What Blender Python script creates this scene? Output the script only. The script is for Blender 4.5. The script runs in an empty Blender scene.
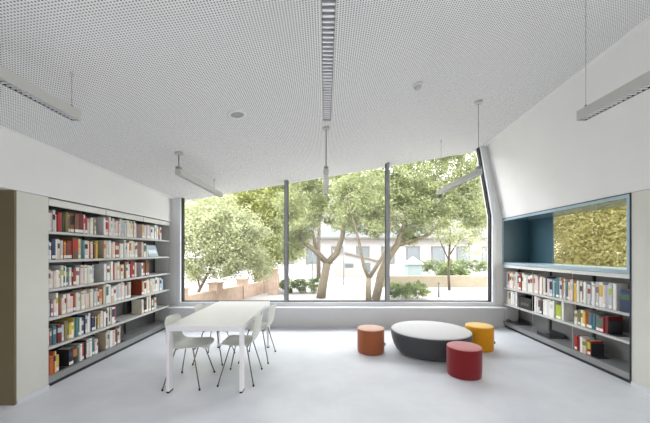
import bpy, bmesh, math, random
from mathutils import Vector, Matrix
random.seed(7)
SC = bpy.context.scene
COL = SC.collection
PI = math.pi

# ------------------------------------------------------------------ camera
EYE = 1.551
cd = bpy.data.cameras.new('camera')
cam = bpy.data.objects.new('camera', cd); COL.objects.link(cam)
cam.location = (0, 0, EYE); cam.rotation_euler = (PI/2, 0, 0)
cd.sensor_width = 36.0; cd.sensor_fit = 'HORIZONTAL'
cd.lens = 307/650*36; cd.shift_y = 40.5/650; cd.clip_start = 0.05; cd.clip_end = 300
SC.camera = cam

# ------------------------------------------------------------------ world, lights, exposure
SKY = 4.2
w = bpy.data.worlds.new('sky'); SC.world = w; w.use_nodes = True
bg = w.node_tree.nodes['Background']
bg.inputs['Color'].default_value = (0.965, 0.945, 1.0, 1); bg.inputs['Strength'].default_value = SKY

def area(name, loc, rot, sx, sy, power, color=(1, 1, 1), portal=False):
    l = bpy.data.lights.new(name, 'AREA'); l.shape = 'RECTANGLE'; l.size = sx; l.size_y = sy
    l.energy = power; l.color = color
    if portal: l.cycles.is_portal = True
    o = bpy.data.objects.new(name, l); COL.objects.link(o); o.location = loc; o.rotation_euler = rot
    return o
area('window_portal', (0.2, 6.30, 2.1), (-PI/2, 0, 0), 6.5, 3.3, 1, portal=True)
# added fill lights behind and above the camera, not fixtures of the room
area('fill_rear', (0, -2.3, 2.9), (math.radians(-62), 0, 0), 5.0, 0.8, 36, (1.0, 0.96, 1.0))
area('fill_overhead', (0, 0.2, 2.95), (math.radians(-24), 0, 0), 4.6, 1.4, 64, (1.0, 0.96, 1.0))

vs = SC.view_settings
vs.view_transform = 'Standard'; vs.look = 'None'; vs.gamma = 1.0; vs.use_curve_mapping = False
vs.exposure = 1.17

# ------------------------------------------------------------------ materials
def lin(c):
    return tuple((x/255/12.92) if x/255 <= 0.04045 else ((x/255+0.055)/1.055)**2.4 for x in c)

MATS = {}
def mat(name, rgb, rough=0.6, metal=0.0, var=0.06, scale=18.0, spec=0.5, bump=0.0, srgb=True, sheen=0.0):
    if name in MATS: return MATS[name]
    m = bpy.data.materials.new(name); m.use_nodes = True
    nt = m.node_tree; p = nt.nodes['Principled BSDF']
    c = lin(rgb) if srgb else rgb
    p.inputs['Roughness'].default_value = rough; p.inputs['Metallic'].default_value = metal
    p.inputs['Specular IOR Level'].default_value = spec
    tc = nt.nodes.new('ShaderNodeTexCoord'); n = nt.nodes.new('ShaderNodeTexNoise')
    n.inputs['Scale'].default_value = scale; n.inputs['Detail'].default_value = 3
    nt.links.new(tc.outputs['Object'], n.inputs['Vector'])
    r = nt.nodes.new('ShaderNodeValToRGB')
    r.color_ramp.elements[0].position = 0.3; r.color_ramp.elements[1].position = 0.7
    r.color_ramp.elements[0].color = (*[x*(1-var) for x in c], 1)
    r.color_ramp.elements[1].color = (*[min(1, x*(1+var)) for x in c], 1)
    nt.links.new(n.outputs['Fac'], r.inputs['Fac']); nt.links.new(r.outputs['Color'], p.inputs['Base Color'])
    if bump:
        b = nt.nodes.new('ShaderNodeBump'); b.inputs['Strength'].default_value = bump; b.inputs['Distance'].default_value = 0.004
        n2 = nt.nodes.new('ShaderNodeTexNoise'); n2.inputs['Scale'].default_value = 260
        nt.links.new(tc.outputs['Object'], n2.inputs['Vector'])
        nt.links.new(n2.outputs['Fac'], b.inputs['Height']); nt.links.new(b.outputs['Normal'], p.inputs['Normal'])
    if sheen:
        p.inputs['Sheen Weight'].default_value = sheen; p.inputs['Sheen Roughness'].default_value = 0.4
    MATS[name] = m
    return m

def glass(name, tint, gloss, rough=0.0):
    m = bpy.data.materials.new(name); m.use_nodes = True; nt = m.node_tree
    for n in list(nt.nodes): nt.nodes.remove(n)
    out = nt.nodes.new('ShaderNodeOutputMaterial'); mix = nt.nodes.new('ShaderNodeMixShader')
    t = nt.nodes.new('ShaderNodeBsdfTransparent'); g = nt.nodes.new('ShaderNodeBsdfGlossy')
    t.inputs['Color'].default_value = (*tint, 1); g.inputs['Roughness'].default_value = rough
    mix.inputs['Fac'].default_value = gloss
    nt.links.new(t.outputs[0], mix.inputs[1]); nt.links.new(g.outputs[0], mix.inputs[2]); nt.links.new(mix.outputs[0], out.inputs[0])
    return m

WHITE = mat('wall_white', (236, 236, 234), 0.85, var=0.015, scale=2)
SILLW = mat('sill_white', (232, 233, 233), 0.5, var=0.01)
CREAM = mat('panel_cream', (216, 217, 208), 0.55, var=0.02, scale=3)
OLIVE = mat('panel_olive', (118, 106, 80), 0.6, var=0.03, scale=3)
DARK = mat('black_plinth', (26, 26, 28), 0.5)
SHELF = mat('shelf_metal', (196, 197, 194), 0.4, metal=0.0, var=0.03)
SHELFD = mat('shelf_back', (98, 99, 98), 0.55, var=0.05, scale=4)
HEADER = mat('header_white', (226, 228, 220), 0.5, var=0.01)
ALU = mat('window_aluminium', (222, 225, 228), 0.4, metal=0.1, var=0.02)
MULL = mat('mullion_grey', (150, 153, 155), 0.4, metal=0.2, var=0.03)
GASKET = mat('gasket_black', (24, 25, 26), 0.6)
GLASS = glass('window_glass', (0.98, 0.99, 0.985), 0.025)
TINT = glass('olive_glass', (0.72, 0.71, 0.64), 0.04)
TEAL = mat('teal_lacquer', (60, 92, 104), 0.4, var=0.03, scale=3)
TEALM = mat('teal_ceiling_lacquer', (112, 136, 146), 0.22, metal=0.35, var=0.02, scale=3)
BLUEL = mat('pale_blue_lacquer', (166, 190, 204), 0.35, var=0.02, scale=3)
NAVY = mat('dark_blue_edge', (40, 52, 62), 0.5)
TABLE = mat('table_white', (244, 243, 244), 0.35, var=0.01)
SHELLM = mat('chair_shell_white', (216, 218, 210), 0.42, var=0.02)
STEEL = mat('chair_leg_steel', (122, 121, 114), 0.35, metal=0.6, var=0.04)
BLACKR = mat('black_rubber', (20, 20, 20), 0.7)
LAMPB = mat('lamp_grey', (196, 196, 190), 0.5, var=0.02)
LOUV = mat('louvre_aluminium', (244, 244, 245), 0.3, metal=0.1, var=0.02)
LDARK = mat('lamp_inside', (44, 44, 44), 0.5, var=0.02)
LOUVD = mat('louvre_blade_side', (232, 233, 234), 0.4, metal=0.0, var=0.02)
LREF = mat('lamp_reflector', (240, 241, 242), 0.4, var=0.02)
WIRE = mat('wire_steel', (120, 120, 118), 0.4, metal=0.5)
PAGES = mat('book_pages', (226, 220, 204), 0.9, var=0.05, scale=60)
STICK = mat('spine_sticker', (236, 236, 232), 0.7, var=0.02)

def ceiling_material():
    m = bpy.data.materials.new('perforated_ceiling'); m.use_nodes = True; nt = m.node_tree
    p = nt.nodes['Principled BSDF']; p.inputs['Roughness'].default_value = 0.9
    N = nt.nodes.new; L = nt.links.new
    tc = N('ShaderNodeTexCoord'); sep = N('ShaderNodeSeparateXYZ'); L(tc.outputs['Object'], sep.inputs[0])
    sq = []
    for ax in ('X', 'Y'):
        a = N('ShaderNodeMath'); a.operation = 'MULTIPLY'; a.inputs[1].default_value = 1/0.0205; L(sep.outputs[ax], a.inputs[0])
        f = N('ShaderNodeMath'); f.operation = 'FRACT'; L(a.outputs[0], f.inputs[0])
        s = N('ShaderNodeMath'); s.operation = 'SUBTRACT'; s.inputs[1].default_value = 0.5; L(f.outputs[0], s.inputs[0])
        q = N('ShaderNodeMath'); q.operation = 'POWER'; q.inputs[1].default_value = 2; L(s.outputs[0], q.inputs[0]); sq.append(q)
    ad = N('ShaderNodeMath'); ad.operation = 'ADD'; L(sq[0].outputs[0], ad.inputs[0]); L(sq[1].outputs[0], ad.inputs[1])
    lt = N('ShaderNodeMath'); lt.operation = 'LESS_THAN'; lt.inputs[1].default_value = 0.26**2; L(ad.outputs[0], lt.inputs[0])
    mx = N('ShaderNodeMix'); mx.data_type = 'RGBA'
    mx.inputs['A'].default_value = (*lin((238, 238, 236)), 1); mx.inputs['B'].default_value = (*lin((100, 100, 99)), 1)
    L(lt.outputs[0], mx.inputs['Factor']); L(mx.outputs['Result'], p.inputs['Base Color'])
    return m
CEIL = ceiling_material()

def floor_material():
    m = bpy.data.materials.new('grey_resin_floor'); m.use_nodes = True; nt = m.node_tree
    p = nt.nodes['Principled BSDF']; N = nt.nodes.new; L = nt.links.new
    tc = N('ShaderNodeTexCoord'); n = N('ShaderNodeTexNoise'); n.inputs['Scale'].default_value = 1.3; n.inputs['Detail'].default_value = 6
    n.inputs['Roughness'].default_value = 0.6
    L(tc.outputs['Object'], n.inputs['Vector'])
    r = N('ShaderNodeValToRGB'); r.color_ramp.elements[0].position = 0.32; r.color_ramp.elements[1].position = 0.7
    r.color_ramp.elements[0].color = (*lin((210, 215, 221)), 1); r.color_ramp.elements[1].color = (*lin((228, 232, 237)), 1)
    L(n.outputs['Fac'], r.inputs['Fac']); L(r.outputs['Color'], p.inputs['Base Color'])
    p.inputs['Roughness'].default_value = 0.36; p.inputs['Specular IOR Level'].default_value = 0.5
    return m
FLOOR = floor_material()

# ------------------------------------------------------------------ mesh helpers
class MB:
    def __init__(self): self.v = []; self.f = []; self.m = []; self.s = []
    def add(self, vs_, fs, m=0, smooth=False):
        b = len(self.v); self.v += [tuple(x) for x in vs_]
        for f in fs: self.f.append([b+i for i in f]); self.m.append(m); self.s.append(smooth)
        return self
    def box(self, x0, x1, y0, y1, z0, z1, m=0):
        return self.add([(x0,y0,z0),(x1,y0,z0),(x1,y1,z0),(x0,y1,z0),(x0,y0,z1),(x1,y0,z1),(x1,y1,z1),(x0,y1,z1)],
                        [(0,3,2,1),(4,5,6,7),(0,1,5,4),(1,2,6,5),(2,3,7,6),(3,0,4,7)], m)
    def hexa(self, p, m=0):      # 8 corners, bottom loop then top loop
        return self.add(p, [(0,3,2,1),(4,5,6,7),(0,1,5,4),(1,2,6,5),(2,3,7,6),(3,0,4,7)], m)
    def prism_y(self, pts, y0, y1, m=0):   # pts in (x, z)
        n = len(pts)
        v = [(x, y0, z) for x, z in pts] + [(x, y1, z) for x, z in pts]
        return self.add(v, [tuple(range(n)), tuple(range(2*n-1, n-1, -1))] + [(i, i+n, (i+1) % n+n, (i+1) % n) for i in range(n)], m)
    def tube(self, path, radii, n=10, m=0, caps=True):
        P = [Vector(p) for p in path]
        if not isinstance(radii, (list, tuple)): radii = [radii]*len(P)
        rings = []; v = []; up = None
        for i, p in enumerate(P):
            t = (P[min(i+1, len(P)-1)]-P[max(i-1, 0)]).normalized()
            if up is None:
                up = Vector((0, 0, 1)) if abs(t.z) < 0.9 else Vector((1, 0, 0))
            a = t.cross(up).normalized(); b = a.cross(t).normalized(); up = b
            for k in range(n):
                q = 2*PI*k/n
                v.append(p+(a*math.cos(q)+b*math.sin(q))*radii[i])
        f = []
        for i in range(len(P)-1):
            for k in range(n):
                f.append((i*n+k, i*n+(k+1) % n, (i+1)*n+(k+1) % n, (i+1)*n+k))
        self.add(v, f, m, True)
        if caps:
            b = len(self.v)-len(v)
            self.f.append([b+k for k in range(n)][::-1]); self.m.append(m); self.s.append(False)
            self.f.append([b+(len(P)-1)*n+k for k in range(n)]); self.m.append(m); self.s.append(False)
        return self
    def lathe(self, prof, n=48, m=0, c=(0, 0, 0), smooth=True, ms=None):
        v = []
        for r, z in prof:
            for k in range(n):
                q = 2*PI*k/n; v.append((c[0]+r*math.cos(q), c[1]+r*math.sin(q), c[2]+z))
        for i in range(len(prof)-1):
            b = len(self.v) if i == 0 else b
            if i == 0: self.v += v
            for k in range(n):
                self.f.append([b+i*n+k, b+i*n+(k+1) % n, b+(i+1)*n+(k+1) % n, b+(i+1)*n+k])
                self.m.append(ms[i] if ms else m); self.s.append(smooth)
        self.f.append([b+k for k in range(n)][::-1]); self.m.append(ms[0] if ms else m); self.s.append(False)
        e = b+(len(prof)-1)*n
        self.f.append([e+k for k in range(n)]); self.m.append(ms[-1] if ms else m); self.s.append(False)
        return self
    def build(self, name, mats, parent=None, bevel=0, loc=None, segs=2):
        me = bpy.data.meshes.new(name); me.from_pydata(self.v, [], self.f); me.validate(clean_customdata=False)
        if not isinstance(mats, (list, tuple)): mats = [mats]
        for q in mats: me.materials.append(q)
        if len(me.polygons) == len(self.f):
            me.polygons.foreach_set('material_index', self.m); me.polygons.foreach_set('use_smooth', self.s)
        me.update()
        bm = bmesh.new(); bm.from_mesh(me); bmesh.ops.recalc_face_normals(bm, faces=bm.faces); bm.to_mesh(me); bm.free()
        o = bpy.data.objects.new(name, me); COL.objects.link(o)
        if parent is not None: o.parent = parent
        if loc is not None: o.location = loc
        if bevel:
            b = o.modifiers.new('bevel', 'BEVEL'); b.width = bevel; b.segments = segs; b.limit_method = 'ANGLE'; b.angle_limit = math.radians(50)
        return o

def tag(o, label=None, cat=None, group=None, kind=None):
    if label: o['label'] = label
    if cat: o['category'] = cat
    if group: o['group'] = group
    if kind: o['kind'] = kind
    return o
def thing(name, label, cat, loc=(0, 0, 0), rotz=0, group=None):
    o = bpy.data.objects.new(name, None); COL.objects.link(o); o.empty_display_size = 0.1
    o.location = loc; o.rotation_euler = (0, 0, rotz)
    return tag(o, label, cat, group)
def struct(name, mb, m, label=None, bevel=0):
    o = mb.build(name, m, bevel=bevel); tag(o, label, None, None, 'structure'); return o
def dup(root, loc, rotz, label, group=None):
    r = root.copy(); COL.objects.link(r); r.location = loc; r.rotation_euler = (0, 0, rotz); tag(r, label, None, group)
    for ch in list(root.children):
        c = ch.copy(); COL.objects.link(c); c.parent = r
        for g in ch.children:
            d = g.copy(); COL.objects.link(d); d.parent = c
    return r

# ------------------------------------------------------------------ room frame of reference
BACK = 6.39
def zceil(x, y): return 2.685+0.170*(x+2.94)+0.030*(BACK-y)
A_R, O_R = 0.045, (3.569, 3.586)         # right wall: angle, near end of the shelving
A_L, O_L = 0.0148, (-3.147, 3.50)        # left wall
def RW(u, v, z=0):   # along the right wall, outwards
    return (O_R[0]+u*math.sin(A_R)+v*math.cos(A_R), O_R[1]+u*math.cos(A_R)-v*math.sin(A_R), z)
def LW(u, v, z=0):   # along the left wall, into the room
    return (O_L[0]-u*math.sin(A_L)+v*math.cos(A_L), O_L[1]+u*math.cos(A_L)+v*math.sin(A_L), z)

FRONT = -4.2
# floor
struct('floor', MB().box(-6.2, 4.9, FRONT-0.3, BACK+0.3, -0.12, 0.0), FLOOR, 'pale grey polished resin floor')

# ceiling: perforated panel with a smooth margin strip along both walls
def slab(x0, x1, y0, y1, t=0.12, dz=0.0):
    c = [(x0, y0), (x1, y0), (x1, y1), (x0, y1)]
    return [(x, y, zceil(x, y)+dz) for x, y in c]+[(x, y, zceil(x, y)+dz+t) for x, y in c]
def xr_top(y): return 3.37+0.045*(y-BACK)
cm = MB()
def quad_slab(pts, t=0.12, dz=0.0):
    return [(x, y, zceil(x, y)+dz) for x, y in pts]+[(x, y, zceil(x, y)+dz+t) for x, y in pts]
yb = BACK+0.30
cm.hexa(quad_slab([(-3.08, FRONT), (xr_top(FRONT)-0.10, FRONT), (xr_top(yb)-0.10, yb), (-3.10, yb)]))
struct('ceiling', cm, CEIL, 'sloping pale grey perforated ceiling')
m1 = MB().hexa(quad_slab([(-3.6, FRONT), (-3.08, FRONT), (-3.10, yb), (-3.6, yb)]))
struct('trim_1', m1, WHITE, 'smooth ceiling margin along the left wall')
m2 = MB().hexa(quad_slab([(xr_top(FRONT)-0.10, FRONT), (xr_top(FRONT)+0.9, FRONT), (xr_top(yb)+0.9, yb), (xr_top(yb)-0.10, yb)]))
struct('trim_2', m2, WHITE, 'smooth ceiling margin along the right wall')

# left wall ---------------------------------------------------------------
LT = 2.18
wl = MB()
def lwall(u0, u1, v0, v1, z0, z1):
    return [LW(u0, v0, z0), LW(u1, v0, z0), LW(u1, v1, z0), LW(u0, v1, z0), LW(u0, v0, z1), LW(u1, v0, z1), LW(u1, v1, z1), LW(u0, v1, z1)]
wl.hexa(lwall(-7.8, 3.2, -0.40, 0.004, LT, 3.15))
wl.hexa(lwall(-0.02, 3.2, -0.60, -0.36, 0, LT))
struct('wall_left', wl, WHITE, 'white wall above the left bookcases')
pl = MB().hexa(lwall(-0.375, -0.004, -0.60, 0.0, 0.0, LT-0.004))
struct('wall_left_panel', pl, CREAM, 'pale cream panel at the near end of the left bookcases', bevel=0.003)
struct('baseboard_left', MB().hexa(lwall(-0.372, -0.006, 0.0, 0.010, 0.0, 0.04)), ALU, 'aluminium skirting strip under the cream panel')
rc = MB()
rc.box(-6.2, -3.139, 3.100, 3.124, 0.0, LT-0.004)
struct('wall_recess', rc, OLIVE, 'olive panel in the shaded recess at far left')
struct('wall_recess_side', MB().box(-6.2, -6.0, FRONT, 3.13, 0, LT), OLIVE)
struct('trim_3', MB().box(-6.2, -3.3, FRONT, 3.30, LT, LT+0.15), WHITE, 'soffit over the recess at far left')

# right wall --------------------------------------------------------------
RT = 2.245
def rwall(u0, u1, v0, v1, z0, z1):
    return [RW(u0, v0, z0), RW(u1, v0, z0), RW(u1, v1, z0), RW(u0, v1, z0), RW(u0, v0, z1), RW(u1, v0, z1), RW(u1, v1, z1), RW(u0, v1, z1)]
lean = 0.22
wr = MB()
for (u0, u1) in ((-7.9, 3.05),):
    z0, z1 = RT, 4.3
    dv = -lean*(z1-z0)
    wr.hexa([RW(u0, -0.004, z0), RW(u1, -0.004, z0), RW(u1, 0.75, z0), RW(u0, 0.75, z0),
             RW(u0, dv, z1), RW(u1, dv, z1), RW(u1, 0.75, z1), RW(u0, 0.75, z1)])
wr.hexa(rwall(-0.0, 3.05, 0.37, 0.75, 0.0, 1.285))
struct('wall_right', wr, WHITE, 'white leaning wall above the right niche')
pr = MB().hexa(rwall(-7.9, -0.012, 0.0, 0.75, 0.0, RT-0.004))
struct('wall_right_panel', pr, CREAM, 'pale cream panel right of the low bookcases')
struct('baseboard_right', MB().hexa(rwall(-7.9, -0.014, -0.010, 0.0, 0.0, 0.045)), ALU, 'aluminium skirting strip under the right cream panel')
# wall behind the camera
struct('wall_front', MB().box(-6.2, 4.6, FRONT-0.3, FRONT, 0, 4.2), WHITE)

# window wall --------------------------------------------------------------
XL, XR = -3.07, 3.535          # outer edges of the window frame
ZS = 0.43                      # sill
KZ = 2.30                      # kink height on the right
XT = 3.285                     # outer frame edge at the ceiling
wb = MB()
wb.box(-3.7, 4.3, BACK, BACK+0.30, 0.0, ZS-0.03)
wb.box(-3.7, XL, BACK, BACK+0.30, ZS-0.03, 3.1)
zt = zceil(XT, BACK)
wb.prism_y([(XR, ZS-0.03), (4.3, ZS-0.03), (4.3, 4.2), (XT-(4.2-zt)*0.17, 4.2), (XT, zt), (XR, KZ)], BACK, BACK+0.30)
struct('wall_back', wb, WHITE, 'white wall around the big window')
# window: frame, gasket, mullions, panes, sill
def zline(x): return zceil(x, BACK+0.1)
fr = MB()
y0, y1 = BACK-0.06, BACK+0.12
fr.box(XL, XL+0.085, y0, y1, ZS, zline(XL)+0.02)
fr.box(XL+0.085, XR-0.075, y0, y1, ZS, ZS+0.085)
fr.box(XR-0.075, XR, y0, y1, ZS, KZ)
fr.prism_y([(XR-0.075, KZ), (XR, KZ), (XT, zt), (XT-0.075, zt)], y0, y1)
win = struct('window_1', fr, ALU, 'wide sloping-headed window with three tall panes', bevel=0.004)
GL, GR, GB = XL+0.085, XR-0.075, ZS+0.085
gk = MB()
g0, g1 = BACK-0.004, BACK+0.10
gk.box(GL, GL+0.018, g0, g1, GB, zline(GL)+0.02); gk.box(GL+0.018, GR-0.02, g0, g1, GB, GB+0.016)
gk.box(GR-0.02, GR, g0, g1, GB, KZ)
gk.prism_y([(GR-0.02, KZ), (GR, KZ), (XT-0.075, zt), (XT-0.095, zt)], g0, g1)
gk.build('gasket', GASKET, win)
for mx_ in (-0.812, 1.311):
    mu = MB()
    mu.box(mx_-0.030, mx_+0.030, BACK-0.03, BACK+0.12, GB, zline(mx_)+0.02, 0)
    mu.box(mx_-0.042, mx_-0.030, BACK+0.02, BACK+0.12, GB, zline(mx_)+0.02, 1)
    mu.box(mx_+0.030, mx_+0.042, BACK+0.02, BACK+0.12, GB, zline(mx_)+0.02, 1)
    mu.build('mullion', [MULL, GASKET], win)
PY0, PY1 = BACK+0.060, BACK+0.072
def pane(pts):
    MB().prism_y(pts, PY0, PY1).build('pane', GLASS, win)
pane([(GL, GB), (-0.83, GB), (-0.83, zline(-0.83)), (GL, zline(GL))])
pane([(-0.80, GB), (1.29, GB), (1.29, zline(1.29)), (-0.80, zline(-0.80))])
pane([(1.33, GB), (GR, GB), (GR, KZ), (XT-0.08, zt), (1.33, zline(1.33))])
MB().box(-3.18, 3.66, BACK-0.19, BACK+0.05, ZS-0.04, ZS).build('window_sill', SILLW, win, bevel=0.006)

# ------------------------------------------------------------------ bookcases, left (three tall units)
L_LEV = [0.125, 0.462, 0.792, 1.125, 1.460, 1.790]
BAY = 0.94
def tall_case(k, label):
    t = thing('bookcase', label, 'bookcase', LW(k*BAY, 0), A_L, 'tall bookcases along the left wall')
    b = BAY-0.004
    MB().box(-0.345, -0.335, 0, b, 0.02, 2.165).build('back_panel', SHELFD, t)
    for y in (0.0, b-0.014):
        MB().box(-0.335, -0.300, y, y+0.014, 0.04, 2.165).build('upright', SHELFD, t)
    if k == 2: MB().box(-0.335, -0.012, b-0.004, b, 0.04, 2.165).build('end_panel', SHELF, t)
    MB().box(-0.012, -0.004, -0.003, 0.003, 2.05, 2.16).build('seam_clip', SHELFD, t)
    MB().box(-0.335, -0.008, 0.014, b-0.014, 2.150, 2.165).build('top_panel', SHELF, t)
    MB().box(-0.035, -0.004, 0.0, b, 2.085, 2.160).build('header', HEADER, t, bevel=0.002)
    for z in L_LEV[1:]:
        s = MB(); s.box(-0.335, -0.004, 0.001, b+0.001, z-0.012, z); s.box(-0.016, -0.004, 0.001, b+0.001, z-0.030, z-0.012)
        s.build('shelf', SHELF, t)
    s = MB(); s.box(-0.335, -0.004, 0.0, b, L_LEV[0]-0.02, L_LEV[0]); s.box(-0.03, -0.012, 0.0, b, 0.045, L_LEV[0]-0.02)
    s.build('base_shelf', mat('base_metal', (150, 152, 152), 0.3, metal=0.3, var=0.03), t)
    MB().box(-0.335, -0.03, 0.0, b, 0.0, 0.045).build('plinth', DARK, t)
    return t
tall_case(0, 'tall open bookcase beside the cream panel, nearest of the left row')
tall_case(1, 'tall open bookcase in the middle of the left row')
tall_case(2, 'tall open bookcase at the window end of the left row')

# ------------------------------------------------------------------ low bookcases, right
R_LEV = [0.125, 0.495, 0.825]
RBAY = 0.93
def low_case(k, label):
    t = thing('low_bookcase', label, 'bookcase', RW(k*RBAY, 0), -A_R, 'low bookcases along the right wall')
    b = RBAY-0.004
    MB().box(0.345, 0.355, 0, b, 0.02, 1.285).build('back_panel', mat('low_back', (138, 139, 137), 0.5, var=0.03), t)
    for y in (0.0, b-0.014):
        MB().box(0.310, 0.345, y, y+0.014, 0.04, 1.24).build('upright', SHELFD, t)
        if y: 
            wv = MB(); wv.tube([(0.02, b-0.006, 0.13), (0.02, b-0.006, 1.235)], 0.003, 6); wv.build('side_wire', SHELF, t)
    MB().box(0.004, 0.345, 0.0, b, 1.235, 1.288).build('header', HEADER, t, bevel=0.002)
    for z in R_LEV[1:]:
        s = MB(); s.box(0.004, 0.345, 0.001, b+0.001, z-0.012, z); s.box(0.004, 0.016, 0.001, b+0.001, z-0.030, z-0.012)
        s.build('shelf', SHELF, t)
    s = MB(); s.box(0.004, 0.345, 0.0, b, R_LEV[0]-0.02, R_LEV[0]); s.box(0.012, 0.03, 0.0, b, 0.045, R_LEV[0]-0.02)
    s.build('base_shelf', MATS['base_metal'], t)
    MB().box(0.03, 0.345, 0.0, b, 0.0, 0.045).build('plinth', DARK, t)
low_case(0, 'low open bookcase beside the cream panel, nearest of the right row')
low_case(1, 'low open bookcase in the middle of the right row')
low_case(2, 'low open bookcase at the window end of the right row')

# niche above the low bookcases
NL, ND, NB, NT = 2.80, 0.54, 1.292, RT-0.004
n = thing('wall_niche', 'teal lined niche with olive glass above the low bookcases', 'niche', RW(0, 0, NB), -A_R)
h = NT-NB
MB().box(0.0, ND, 0.0, NL, 0.0, 0.045).build('ledge', BLUEL, n)
MB().box(0.0, ND, 0.0, NL, h-0.05, h).build('niche_ceiling', TEALM, n)
MB().box(0.0, ND, NL-0.02, NL, 0.045, h-0.05).build('end_panel', TEAL, n)
MB().box(0.0, ND, 0.0, 0.02, 0.045, h-0.05).build('end_panel', TEAL, n)
MB().box(ND-0.02, ND, 2.07, NL-0.02, 0.045, h-0.05).build('back_panel', TEAL, n)
lip = MB(); lip.box(-0.010, 0.012, 0.0, NL, h-0.050, h-0.010); lip.box(-0.010, 0.012, 0.0, NL, 0.0, 0.045)
lip.box(-0.010, 0.012, 0.0, 0.04, 0.045, h-0.050); lip.box(-0.010, 0.012, NL-0.02, NL, 0.045, h-0.050)
lip.build('frame', BLUEL, n)
ed = MB(); ed.box(-0.012, 0.0, -0.011, NL, h-0.010, h+0.002); ed.box(-0.012, 0.0, -0.011, 0.0, -1.27, h)
ed.build('edge_trim', NAVY, n)
for a, b in ((0.02, 1.195), (1.20, 2.07)):
    MB().box(ND-0.014, ND-0.006, a, b, 0.045, h-0.05).build('glass_pane', TINT, n)

# ------------------------------------------------------------------ books
ONES = ['zeroth', 'first', 'second', 'third', 'fourth', 'fifth', 'sixth', 'seventh', 'eighth', 'ninth', 'tenth', 'eleventh', 'twelfth',
        'thirteenth', 'fourteenth', 'fifteenth', 'sixteenth', 'seventeenth', 'eighteenth', 'nineteenth', 'twentieth']
def ordinal(k):
    if k <= 20: return ONES[k]
    tens = {2: 'twenty', 3: 'thirty', 4: 'forty'}[k//10]
    return {20: 'twentieth', 30: 'thirtieth', 40: 'fortieth'}[k] if k % 10 == 0 else tens+'-'+ONES[k % 10]
BC = {'white': (232, 231, 226), 'cream': (226, 218, 198), 'pale grey': (200, 202, 202), 'pale pink': (226, 202, 198), 'beige': (205, 188, 162),
      'pale blue': (176, 196, 208), 'red': (178, 44, 40), 'dark red': (116, 30, 36), 'orange': (206, 112, 52), 'yellow': (216, 184, 74),
      'brown': (122, 86, 62), 'olive': (128, 122, 78), 'green': (74, 112, 84), 'teal': (70, 122, 128), 'dark blue': (48, 62, 98),
      'dark grey': (74, 74, 76), 'black': (36, 36, 40), 'rust': (156, 72, 46), 'mauve': (146, 112, 128), 'lime green': (176, 196, 66)}
def bmat(c): return mat('cover '+c, BC[c], 0.55, var=0.06, scale=9)
LIGHT = ['white']*6+['cream']*4+['pale grey']*4+['pale pink']*3+['beige']*2+['pale blue']*1
MIX = LIGHT+['red', 'dark red', 'orange', 'brown', 'dark blue', 'teal', 'yellow', 'dark grey', 'green', 'mauve']
REDS = ['red', 'dark red', 'red', 'brown', 'rust', 'olive', 'white', 'pale pink', 'dark grey', 'white', 'orange']
WARM = ['red', 'rust', 'orange', 'brown', 'cream', 'dark red', 'white', 'beige']
DARKS = ['dark grey', 'black', 'green', 'olive', 'teal', 'dark red', 'beige', 'brown', 'cream', 'pale grey', 'white', 'pale pink', 'dark blue', 'yellow']
PASTEL = LIGHT+['pale blue', 'pale blue', 'mauve', 'beige', 'green', 'rust']
def book_mesh(th, ht, dp, style):
    # spine in local +X; covers, page block, sticker and band share one mesh
    mb = MB(); t = th/2; c = min(0.0025, th*0.12)
    mb.box(-dp+0.004, -0.004, -t+c, t-c, 0.003, ht-0.004, 1)                         # pages
    mb.box(-dp, -0.003, -t, -t+c, 0, ht); mb.box(-dp, -0.003, t-c, t, 0, ht)           # boards
    k = 5; sp = []                                                                    # rounded spine
    for i in range(k+1):
        y = -t+th*i/k; sp.append((0.004*math.cos((i/k-0.5)*PI)-0.003, y))
    v = [(x, y, 0) for x, y in sp]+[(x, y, ht) for x, y in sp]+[(-0.006, -t+c, 0), (-0.006, t-c, 0), (-0.006, -t+c, ht), (-0.006, t-c, ht)]
    n_ = k+1
    fs = [(i, i+1, n_+i+1, n_+i) for i in range(k)]
    fs += [tuple(range(n_))[::-1]+(2*n_, 2*n_+1), tuple(range(n_, 2*n_))+(2*n_+3, 2*n_+2)]
    mb.add(v, fs, 0, False)
    def strip(z0, z1, m):
        vv = [(x+0.0006, y*0.97, z0) for x, y in sp]+[(x+0.0006, y*0.97, z1) for x, y in sp]
        mb.add(vv, [(i, i+1, n_+i+1, n_+i) for i in range(k)], m)
    if style['sticker']: strip(0.012, 0.05, 2)
    if style['band']: strip(ht*0.55, ht*0.80, 3)
    elif style['title']: strip(ht*0.42, ht*0.88, 3) if th > 0.05 else strip(ht*0.86, ht*0.90, 3)
    return mb
NBOOK = 0
def book(xf, ang, u, v, z, th, ht, dp, colour, where, idx, side, group, lean=0.0):
    global NBOOK; NBOOK += 1
    st = dict(sticker=random.random() < 0.6 and ht > 0.16, band=random.random() < 0.28, title=random.random() < 0.4)
    bc = random.choice([c for c in BC if c != colour])
    o = book_mesh(th, ht, dp, st).build('book', [bmat(colour), PAGES, STICK, bmat(bc)])
    o.location = xf(u, v, z+0.0015); o.rotation_euler = (lean if side == 'L' else -lean, 0, ang if side == 'L' else ang+PI)
    size = 'slim' if th < 0.030 else ('thick' if th > 0.048 else '')
    tall = 'tall' if ht > 0.245 else ('short' if ht < 0.185 else '')
    words_ = ' '.join(x for x in (size, tall, colour, 'book,', ordinal(idx), 'from left on', where) if x)
    tag(o, words_, 'book', group)
    return o
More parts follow.
